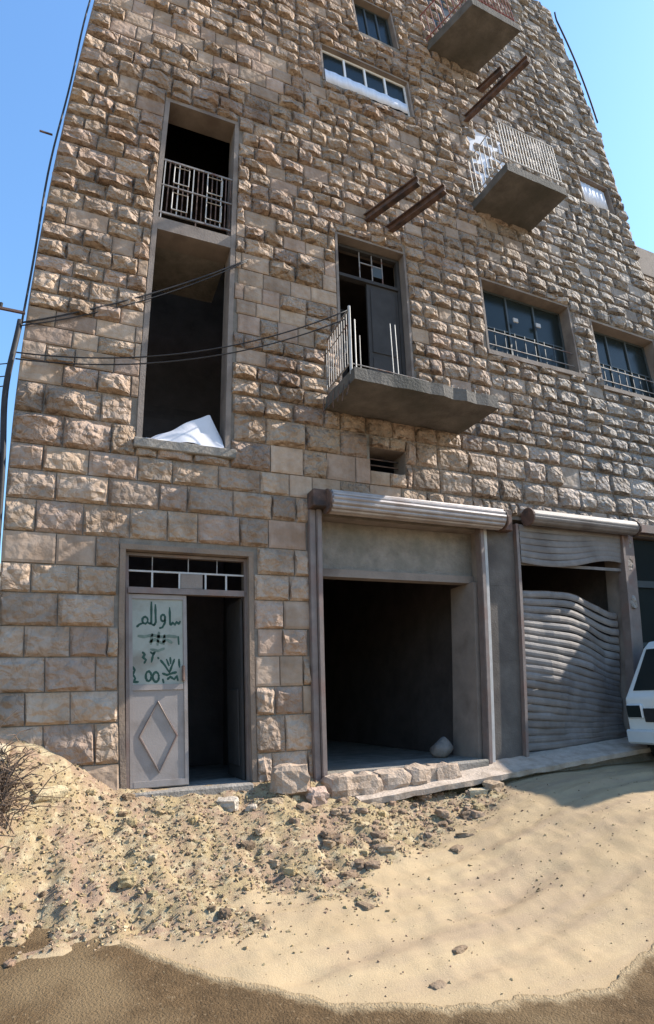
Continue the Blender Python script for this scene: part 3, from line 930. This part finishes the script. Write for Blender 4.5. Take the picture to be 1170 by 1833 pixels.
def bar(parent, p0, p1, r=.009, m_=rail_m, name='railing_bar', n=5):
    return MB(True).tube([p0, p1], r, n).build(name, m_, parent)
# left return of the railing, still standing
xl = 3.03
r1 = b1
for (zz, rr) in ((6.84,.016),(5.98,.012),(6.62,.009)): MB(True).tube([(xl, -.02, zz), (xl, -.82, zz)], rr).build('hand_rail', rail_m, b1)
for k in range(10):
    y = -.05-.078*k
    bar(r1, (xl, y, 5.985), (xl, y, 6.83), .008)
    if k % 2 == 0:
        MB(True).tube([(xl, y-.039+.03*math.cos(t*.7), 6.3+.10*math.sin(t*.7)) for t in range(10)], .006, 4).build('railing_scroll', pale_rail_m, r1)
bar(r1, (xl+.01, -.835, 5.8), (xl+.01, -.835, 6.90), .02, pale_rail_m, 'railing_post', 6)
bar(r1, (xl+.09, -.835, 5.84), (xl+.09, -.835, 6.70), .010, pale_rail_m)
bar(r1, (xl+.16, -.835, 5.84), (xl+.16, -.835, 6.45), .008, rail_m)
MB(True).tube([(xl, -.835, 5.97), (3.6, -.835, 5.96), (4.3, -.84, 5.93)], .009, 5).build('bottom_rail', rail_m, r1)
for x in (3.72, 3.80):
    bar(r1, (x, -.83, 5.84), (x-.02, -.83, 6.78), .007, pale_rail_m)
for k in range(7):
    x = 4.75+.11*k
    bar(r1, (x, -.80, 5.84), (x+.03*math.sin(k*3), -.78, 5.95+.08*rs.random()), .007, rail_m)
# hanging rebar and dead creeper below the left end
for k in range(6):
    MB(True).tube([(3.02-.03*k, -.80+.10*k, 5.72), (2.99-.03*k, -.82+.10*k, 5.58-.03*(k%3)), (2.96-.02*k, -.83+.1*k, 5.47-.04*(k%2))], .007, 5).build('bent_rod', rust_m, b1)

b2 = slab('balcony_slab', 6.30, 7.75, 1.0, 10.72, 10.90, .05)
r2_ = b2
for zz in (11.05, 11.95):
    MB(True).tube([(6.36,-.02,zz),(6.36,-.98,zz),(7.75,-.98,zz),(7.75,-.02,zz)], .016).build('hand_rail', pale_rail_m, b2)
for k in range(20):
    x = 6.36+1.39*k/19
    bar(r2_, (x, -.98, 11.05), (x, -.98, 11.94), .011, pale_rail_m)
for k in range(8):
    y = -.1-.11*k
    bar(r2_, (6.36, y, 11.05), (6.36, y, 11.94), .009, pale_rail_m)
MB(True).box(6.55, 7.5, -.04, .0, 10.95, 13.1).build('balcony_door', curtain_m, bld)
b3 = slab('balcony_slab', 5.98, 7.30, 1.12, 14.95, 15.15, .4)
r3 = b3
for zz in (15.3, 16.0):
    MB(True).tube([(6.02,-.02,zz),(6.40,-1.08,zz),(7.66,-1.08,zz)], .016).build('hand_rail', red_rail_m, b3)
for k in range(9): bar(r3, (6.03+.042*k, -.05-.118*k, 15.15), (6.03+.042*k, -.05-.118*k, 16.0), .01, red_rail_m)
for k in range(14): bar(r3, (6.40+1.26*k/13, -1.08, 15.15), (6.40+1.26*k/13, -1.08, 16.0), .01, red_rail_m)
MB(True).box(6.4, 7.1, -.03, .0, 15.2, 17.2).build('balcony_door', frame_m, bld)
# bare cantilever beams left in the wall
for (x, z_, dx, L_) in ((3.86,9.52,.46,1.0),(4.28,9.40,.46,1.12),(6.55,13.15,.42,1.5),(7.24,14.35,.2,.6)):
    p = F(x, 0, z_)
    MB().ibeam(p+Vector((-.02, .06, 0)), p+Vector((dx, -L_, .0)), .15, .10, .02).build('steel_beam', rust_m, bld)

# plaster band patch at the upper right of the wall, above the last window
# ------------------------------------------------------------------ ledge along the shops
o = MB(); n = 40; vs, fs = [], []
for k in range(n+1):
    x = lerp(3.0, 8.6, k/n); t = (x-3.0)/5.6
    zt_ = lerp(.70, .99, t)+.008*fbm(x*4, 0, 0, 2); yf = -.47+.02*fbm(x*3, 4, 0, 3); th = .06+.02*fbm(x*5, 7, 0, 2)
    vs += [(x, .0, zt_+.02), (x, yf, zt_-.085), (x, yf+.01, zt_-.085-th), (x, .0, zt_-th)]
for k in range(n):
    for i in range(4): fs.append((4*k+i, 4*k+4+i, 4*k+4+(i+1)%4, 4*k+(i+1)%4))
fs += [(3,2,1,0), (4*n,4*n+1,4*n+2,4*n+3)]
o.add(vs, fs).build('pavement_ledge', ledge_m, kind='structure')
o = MB(); vs, fs = [], []
for k in range(31):
    x = lerp(4.9, 8.6, k/30); t = (x-3.0)/5.6
    vs += [(x, -.30+.015*fbm(x*6, 1, 0, 2), lerp(.70, .99, t)-.125), (x, -.31+.02*fbm(x*5, 3, 0, 2), .2), (x, -.05, .2), (x, -.05, lerp(.70,.99,t)-.075)]
for k in range(30):
    for i in range(4): fs.append((4*k+i, 4*k+4+i, 4*k+4+(i+1)%4, 4*k+(i+1)%4))
fs += [(3,2,1,0), (120,121,122,123)]
o.add(vs, fs).build('pavement_footing', concrete_m, kind='structure')

# ------------------------------------------------------------------ neighbour on the right
nb_ = empty('neighbouring_building', (13, 0, .8), label='lower stone neighbour with tan parapet beyond the right edge of the tall building', cat='building')
o = MB()
o.box(11.12, 16.5, .04, 6, -.2, 10.75)
o.build('wall', mortar_m, nb_)
o = MB(); o.box(11.12, 16.5, .0, 6.0, 10.752, 11.55); o.build('parapet', plaster_m, nb_)
o = MB(); oc = []
z = .4
while z < 10.7:
    h = min(rs.uniform(.3, .42), 10.74-z); x = 11.16
    if h < .1: break
    while x < 16.4:
        wd = rs.uniform(.35, .65)
        V, Fc = stone_geo(x, x+wd, z, z+h, rs.random() > .3, rs)
        V = [(a, b+.04, c) for a, b, c in V]
        t = rs.choice(PAL); f = rs.uniform(.85, 1.1); o.add(V, Fc); oc += [tuple(c*f for c in t)]*len(V)
        x += wd
    z += h
o.build('stone_cladding', stone_m, nb_, cols=oc, kind='stuff')
# unseen block added out of view to cast the shadow on the right
MB().box(11.6, 16.5, -2.75, -.08, -.2, 5.75).build('shade_block', plaster_m, nb_)
MB().box(11.5, 16.6, -2.82, -.07, 5.752, 5.9).build('shade_block_top', concrete_m, nb_)

# ------------------------------------------------------------------ white sheet in the stair opening
vs, fs = [], []
n = 40
for j in range(7):
    for i in range(n+1):
        u, v = i/n, j/6
        x = lerp(.50, 1.50, u)
        hh = .014*math.sin(u*17+v*6)*v+.50*max(0, 1-abs(u-.82)/.80 if u < .82 else 1-(u-.82)/.26)+.03
        z_ = 4.84+hh*v+.012*math.sin(u*14+v*5)
        y = -.05+.12*v+.02*math.sin(u*9)
        vs.append((x, y, z_))
for j in range(6):
    for i in range(n):
        p = j*(n+1)+i; fs.append((p, p+1, p+n+2, p+n+1))
k0 = len(vs); vs += [(a, b+.012, c) for a, b, c in vs]; fs += [tuple(q+k0 for q in f)[::-1] for f in fs]
MB(True).add(vs, fs).build('cloth_sheet', white_cloth_m, smooth=True, label='white cloth sheet heaped on the sill of the tall stair opening', cat='sheet')

# sack inside the first shop
vs, fs = [], []
for j in range(9):
    for i in range(14):
        a = 2*math.pi*i/14; t = j/8
        rr = (.21*math.sin(math.pi*min(.95, .16+t*.80))**.7)*(1+.10*math.sin(3*a+4*t)+.07*math.sin(5*a-6*t))+.012*math.sin(9*t+2*a)
        vs.append((5.26+rr*math.cos(a)*.85, .50+rr*math.sin(a)*.7, .865+.23*t+.03*math.cos(a)*t))
for j in range(8):
    for i in range(14): fs.append((j*14+i, j*14+(i+1)%14, j*14+14+(i+1)%14, j*14+14+i))
fs += [tuple(range(14))[::-1], tuple(112+i for i in range(14))]
MB(True).add(vs, fs).build('sack', sack_m, smooth=True, label='pale tied sack on the floor inside the open dark shop', cat='sack')

# ------------------------------------------------------------------ cables and corner fittings
def cable(pts, r, label, group=None, name='cable', cat='cable'):
    return MB().tube(pts, r, 6).build(name, cable_m, smooth=True, label=label, cat=cat, group=group)
def sag(a, b, s, n=22):
    a, b = Vector(a), Vector(b)
    return [a.lerp(b, k/n)-Vector((0, 0, s*4*(k/n)*(1-k/n))) for k in range(n+1)]
cable(sag((1.78,-.04,7.98), (-.99,-.06,6.10), .12), .011, 'upper slack black cable crossing the tall stair opening, upper strand of the pair')
cable(sag((1.76,-.05,7.93), (-1.0,-.05,6.06), .16), .008, 'thin black cable hanging just under the upper cable across the stair opening')
A = F(3.04, -.84, 6.84)
cable(sag(A+Vector((0,0,.0)), (-1.0,-.06,5.68), .34), .009, 'sagging cable from balcony railing to left corner, upper strand across the stair opening')
cable(sag(A+Vector((0,.1,-.08)), (-1.0,-.05,5.60), .33), .009, 'sagging cable from balcony railing to left corner, lower strand across the stair opening')
# bundle down the corner
pts = []
for k in range(40):
    z_ = lerp(6.15, 1.4, k/39); q = F(X0, 0, z_)
    bulge = .06*math.exp(-((z_-5.2)/.7)**2)
    pts.append((q.x-.045-bulge, -.02, z_))
cable(pts, .035, 'thick black cable bundle running down the left corner of the building')
pts = [(F(X0, 0, z_).x-.03+.012*math.sin(z_*2), -.03, z_) for z_ in np.linspace(19, 6.1, 50)]
cable(pts, .014, 'thin dark cable running up the left corner to the roof')
for (z0_, z1_, s, lb) in ((5.55,5.75,.1,'topmost'),(5.38,5.3,.05,'middle'),(5.25,5.0,.05,'lowest')):
    cable(sag((-1.04,-.02,z0_), (-6,2.5,z1_), s), .007, f'{lb} thin service cable leading off left from the corner bundle')
bk = MB().box(-1.27, -.98, -.05, -.02, 6.24, 6.27).build('cable_bracket', rust_m, label='dark iron bracket sticking out left from the building corner above the cables', cat='bracket')
MB().tube([(-1.24,-.035,6.272),(-1.24,-.035,6.33)], .018, 8).build('insulator', black_m, bk)
b_ = MB().box(-1.25, -1.05, -.12, .06, 4.15, 4.42, bev=.02).build('junction_box', black_m, label='black junction box beside the cable bundle on the left corner', cat='box')
MB().box(-1.24, -1.06, -.14, -.121, 4.17, 4.40).build('lid', black_m, b_)
MB().box(-1.16, -1.0, -.03, -.01, 9.2, 9.22).build('wall_spike', rust_m, label='short iron spike on the left edge of the wall beside the upper opening', cat='spike')
for k, lb in enumerate(('outer', 'inner')):
    cable([(F(X0,0,12.5).x-.06+.10*k-.03*math.sin(j*.5), -.06, 12.2-.02*k+.10*j) for j in range(22)], .008, f'{lb} of two loose wires dangling at the top left corner')
ea = [(F(X1,0,z_).x+.05+.10*math.sin((z_-15.6)*.7)*(z_ > 15.6), -.06, F(X1,0,z_).z) for z_ in np.linspace(15.6, 19.5, 24)]
cable(ea, .022, 'dark cable bowing along the top right edge of the tall building')

# ------------------------------------------------------------------ white van parked by the third shop
van = empty('parked_van', (8.8, -1.0, .66), label='white van parked nose left against the shops at the right edge', cat='van')
vx, vy0, vy1, vz = 7.38, -1.62, -.42, .66
prof = [(0,.28),(0,.62),(.03,.88),(.10,.95),(.52,1.58),(.66,1.68),(3.0,1.72),(3.18,1.62),(3.24,.9),(3.24,.28)]
def extr(prof, y0, y1, inset=0.05):
    n = len(prof)
    vs = [(vx+a, y0, vz+b) for a, b in prof]+[(vx+a, y1, vz+b) for a, b in prof]
    # tumblehome above the waist
    vs = [(x, y+(inset if y < (vy0+vy1)/2 else -inset)*sm(z-vz, .9, 1.7), z) for x, y, z in vs]
    fs = [(i, n+i, n+(i+1)%n, (i+1)%n) for i in range(n)]+[tuple(range(n)), tuple(range(2*n-1, n-1, -1))]
    return vs, fs
vs, fs = extr(prof, vy0, vy1, .09)
body = MB().add(vs, fs).build('body', vanw_m, van)
md = body.modifiers.new('bevel', 'BEVEL'); md.width = .03; md.segments = 3
def vbox(name, x0, x1, y0, y1, z0, z1, m_, bev=.008, parent=None):
    return MB().box(vx+x0, vx+x1, y0, y1, vz+z0, vz+z1, bev=bev).build(name, m_, parent or van)
vbox('bumper', -.07, .10, vy0-.015, vy1+.015, .27, .46, lamp_m, .025)
vbox('grille', -.022, .0, vy0+.30, vy1-.30, .56, .74, black_m)
for (a, b) in ((vy0+.03, vy0+.29), (vy1-.29, vy1-.03)):
    h_ = vbox('headlight', -.03, .05, a, b, .60, .80, lamp_m, .02)
    MB().box(vx-.034, vx-.03, a+.02, b-.02, vz+.62, vz+.78).build('lens', glass_m, h_)
# windscreen lies on the sloping front
s0, s1 = Vector((vx+.12, 0, vz+.975)), Vector((vx+.50, 0, vz+1.555)); nn = Vector((-.83, 0, .56)).normalized()*.012
vs = []
for off in (nn*1.0, nn*.2):
    for p, ins in ((s0, .10), (s1, .16)):
        for y in (vy0+ins, vy1-ins): vs.append((p.x+off.x, y, p.z+off.z))
MB().add(vs, [(0,1,3,2),(4,6,7,5),(0,2,6,4),(1,5,7,3),(0,4,5,1),(2,3,7,6)]).build('windscreen', glass_m, van)
for k, (a, b) in enumerate(((.55,1.25),(1.35,2.15),(2.25,3.0))):
    vs = []
    for yy in (vy0-.006, vy0+.004):
        for (xx, zz) in ((a-(.22 if k == 0 else 0), 1.02), (b, 1.02), (b, 1.5), (a, 1.5)):
            vs.append((vx+xx, yy+.09*sm(zz, .9, 1.7), vz+zz))
    MB().add(vs, [(0,1,2,3),(7,6,5,4),(0,4,5,1),(1,5,6,2),(2,6,7,3),(3,7,4,0)]).build('side_window', glass_m, van)
dv = vbox('door', .42, 1.30, vy0-.008, vy0-.001, .36, .94, vanw_m, .003)
vbox('door_handle', 1.14, 1.26, vy0-.03, vy0-.008, .78, .81, black_m, .004, dv)
vbox('side_moulding', .06, 3.15, vy0-.018, vy0-.009, .58, .61, frame_m, .003)
vbox('indicator', .03, .12, vy0-.014, vy0-.002, .66, .74, lamp_m, .003)
mi = vbox('mirror', .38, .46, vy0-.20, vy0-.04, .98, 1.16, black_m, .02)
MB().tube([(vx+.42, vy0-.05, vz+1.02), (vx+.45, vy0+.03, vz+1.0)], .012).build('mirror_arm', black_m, mi)
MB().tube([(vx+.2, vy0+.12, vz+1.05), (vx-.02, vy0-.03, vz+1.75)], .006, 5).build('aerial', chrome_m, van)
for xx in (.55, 2.65):
    for yy, sgn in ((vy0-.01, -1), (vy1+.01, 1)):
        yc = yy+(.10 if sgn < 0 else -.10)
        t_ = MB().tube([(vx+xx, yc-.085, vz+.28), (vx+xx, yc-.07, vz+.28), (vx+xx, yc+.07, vz+.28), (vx+xx, yc+.085, vz+.28)], [.24,.28,.28,.24], 22)
        wh = t_.build('wheel', black_m, van)
        MB().tube([(vx+xx, yc+sgn*.075, vz+.28), (vx+xx, yc+sgn*.092, vz+.28)], .16, 16).build('rim', chrome_m, wh)

# ------------------------------------------------------------------ distant house at the left edge
dh = empty('distant_house', (-8, 22, 0), label='small pale house far behind at the left edge of the picture', cat='house')
MB().box(-12, -3.6, 20, 27, -.5, 7.5).build('wall', houseback_m, dh)
MB().box(-12.2, -3.5, 19.8, 27.2, 7.502, 7.8).build('roof', concrete_m, dh)
for z_ in (2.0, 5.4):
    for x in (-10.8, -8.2, -5.4):
        f_ = MB().box(x, x+1.0, 19.96, 19.999, z_, z_+1.4).build('window', frame_m, dh)
        MB().box(x+.08, x+.92, 19.94, 19.959, z_+.08, z_+1.32).build('pane', glass_m, f_)

# ------------------------------------------------------------------ rubble
def chip(rnd, s, flat=.6):
    """small irregular polyhedron, 8 corners"""
    V = []
    for a in (-1, 1):
        for b in (-1, 1):
            for c in (-1, 1):
                V.append(Vector((a*(.5+.5*rnd.random()), b*(.4+.5*rnd.random()), c*(.35+.5*rnd.random())*flat))*s)
    Fc = [(0,1,3,2),(4,6,7,5),(0,4,5,1),(2,3,7,6),(0,2,6,4),(1,5,7,3)]
    q = Matrix.Rotation(rnd.random()*6.28, 3, Vector((rnd.random()-.5, rnd.random()-.5, rnd.random()*.8)).normalized())
    return [q @ v for v in V], Fc
CH = [(.39,.30,.17),(.34,.25,.145),(.30,.20,.14),(.46,.375,.25),(.37,.285,.155),(.22,.155,.10),(.15,.105,.07),(.38,.28,.19),(.33,.26,.15)]
rc = random.Random(5)
o = MB(); oc = []
cnt = 0
while cnt < 15000:
    x = rc.uniform(-1.9, 5.2); d = rc.random()**.9*2.5
    if rc.random() > rub_mask(x, -d)*.97+.02: continue
    s = .005+.016*rc.random()**2.4
    V, Fc = chip(rc, s, .5)
    c = Vector((x, -d-.02, zt(x, -d-.02)+s*.02))
    f = rc.uniform(.8, 1.15); t = rc.choice(CH)
    o.add([v+c for v in V], Fc); oc += [tuple(min(.9, k*f) for k in t)]*8
    cnt += 1
o.build('rubble', rubble_m, cols=oc, kind='stuff', label='loose chips and crumbled masonry spread over the dirt heap', cat='rubble')
def rock(loc, s, sq, rnd, name, **kw):
    """broken lump: a subdivided cube pushed about by noise"""
    V, Fc = [], []
    n = 4; idx = {}
    def vid(i, j, k):
        if (i, j, k) not in idx:
            p = Vector((i/n*2-1, j/n*2-1, k/n*2-1)); q = p.normalized()*lerp(1, p.length, .45)
            off = Vector((loc[0]*3, loc[1]*5, loc[2]))
            q = q*(1+.28*noise.noise(q*1.4+off)+.12*noise.noise(q*3.5+off))
            idx[i, j, k] = len(V); V.append(Vector((q.x*sq[0], q.y*sq[1], q.z*sq[2]))*s)
        return idx[i, j, k]
    for a in range(n):
        for b in range(n):
            Fc += [(vid(a,b,0),vid(a,b+1,0),vid(a+1,b+1,0),vid(a+1,b,0)), (vid(a,b,n),vid(a+1,b,n),vid(a+1,b+1,n),vid(a,b+1,n)),
                   (vid(a,0,b),vid(a+1,0,b),vid(a+1,0,b+1),vid(a,0,b+1)), (vid(a,n,b),vid(a,n,b+1),vid(a+1,n,b+1),vid(a+1,n,b)),
                   (vid(0,a,b),vid(0,a,b+1),vid(0,a+1,b+1),vid(0,a+1,b)), (vid(n,a,b),vid(n,a+1,b),vid(n,a+1,b+1),vid(n,a,b+1))]
    sp = kw.pop('spin', 6.28)
    q = Matrix.Rotation((rnd.random()-.5)*sp, 3, 'Z') @ Matrix.Rotation((rnd.random()-.5)*min(.6, sp), 3, 'X')
    t = kw.pop('tint', rnd.choice(CH))
    return MB().add([q @ v + Vector(loc) for v in V], Fc).build(name, rock_m, cols=[t]*len(V), **kw)
for k, (x, hw_) in enumerate(SILL):
    q = F(x, -.20-.06*rc.random(), .715+.03*rc.random())
    rock(tuple(q), 1.0, (hw_*1.02, .15, .15), random.Random(k*7+2), 'sill_stone', parent=bld, tint=(.40,.315,.255), spin=.12)
def on(x, y, up=0.0): return (x, y, zt(x, y)+up)
rock(on(2.26, -.24, .10), .17, (1.25,.9,.95), rc, 'boulder', label='large pale broken block at the foot of the pier between door and shop', cat='rock', tint=(.42,.32,.25))
rock(on(2.52, -.38, .05), .10, (1.2,.9,.8), rc, 'boulder', label='smaller pinkish lump leaning right of the large broken block', cat='rock', tint=(.42,.31,.26))
rock(on(1.55, -.32, .03), .085, (1.4,.9,.7), rc, 'boulder', label='flat white lump on the dirt before the open doorway', cat='rock', tint=(.48,.42,.36))
rock(on(1.78, -.42, .02), .06, (1.2,1,.7), rc, 'boulder', label='small white lump right of the flat one before the doorway', cat='rock', tint=(.46,.40,.34))
rock(on(-.12, -.48, .02), .115, (1.4,.8,.6), rc, 'boulder', label='tilted cream slab near the top of the left dirt heap', cat='rock', tint=(.48,.39,.25))
rock(on(-.62, -.26, .0), .12, (1.2,1,.7), rc, 'boulder', label='tan lump crowning the left dirt heap', cat='rock', tint=(.5,.42,.30))
rock(on(4.78, -.52, .03), .10, (1.3,.9,.8), rc, 'boulder', label='brown broken lump under the end of the ledge', cat='rock', tint=(.34,.26,.19))
rock(on(4.55, -.50, .02), .09, (1.4,.8,.6), rc, 'boulder', label='cream lump left of the brown one under the ledge', cat='rock', tint=(.52,.44,.32))
cnt = 0
while cnt < 60:
    x = rc.uniform(2.0, 4.6); d = .35+rc.random()*1.3
    if rub_mask(x, -d) < .3: continue
    s = .025+.05*rc.random()**1.8
    rock(on(x, -d, s*.1), s, (1.3, .9, .6), rc, 'dark_clod', label='brown earth clod in the darker right part of the rubble heap', cat='clod', group='brown clods in the right part of the rubble heap', tint=rc.choice([(.24,.17,.12),(.19,.135,.095),(.30,.215,.155),(.34,.26,.18)]))
    cnt += 1
cnt = 0
while cnt < 95:
    x = rc.uniform(-1.0, 5.0); d = .15+rc.random()*1.9
    if rub_mask(x, -d) < .4: continue
    s = .018+.042*rc.random()**2.6
    rock(on(x, -d, s*.1), s, (1.2, .9, .65), rc, 'rubble_stone', label='loose broken stone lying in the rubble heap before the building', cat='stone', group='broken stones scattered over the rubble heap')
    cnt += 1
for (x, y, s, lb) in ((2.18,-2.13,.055,'dark flat stone alone in the middle of the sandy road'),(2.50,-2.86,.05,'brown stone on the sand near the dark earth edge, right of centre'),(2.16,-3.12,.045,'low dark clod beside the dark earth edge at the bottom'),
                      (3.75,-1.30,.07,'dark flat clod on the sand right of the rubble heap'),(3.5,-1.50,.06,'grey brown clod at the tip of the rubble heap')):
    rock(on(x, y, -.004), s, (1.35, .8, .35), rc, 'road_stone', label=lb, cat='stone', tint=(.24,.175,.12))
# sparse pebbles on the road
o = MB(); oc = []
for k in range(2300):
    x = rc.uniform(-1.5, 8); y = rc.uniform(-4.4, -.4)
    if rub_mask(x, y) > .2: continue
    s = .003+.009*rc.random()**3.5
    V, Fc = chip(rc, s, .7); c = Vector(on(x, y, s*.1)); t = rc.choice(CH)
    o.add([v+c for v in V], Fc); oc += [t]*8
o.build('gravel', rubble_m, cols=oc, kind='stuff', label='sparse pebbles strewn over the sandy road', cat='gravel')
# dry brush at the left edge
o = MB()
for k in range(700):
    x = rc.gauss(-.68, .14); y = rc.gauss(-.72, .2); z_ = zt(x, y)
    a = rc.random()*6.28; L_ = rc.uniform(.12, .4); el = rc.uniform(.0, 1.2)
    p0 = Vector((x, y, z_+rc.random()*.16))
    d1 = Vector((math.cos(a)*math.cos(el), math.sin(a)*math.cos(el), math.sin(el)))
    p1 = p0+d1*L_*.5+Vector((0, 0, .02)); p2 = p0+d1*L_+Vector((rc.gauss(0,.05), rc.gauss(0,.05), -.03))
    o.tube([p0, p1, p2], [.006, .005, .002], 3, caps=False)
o.build('dry_brush', twig_m, label='tangled dark dry brushwood heaped at the left edge of the dirt heap', cat='brushwood')
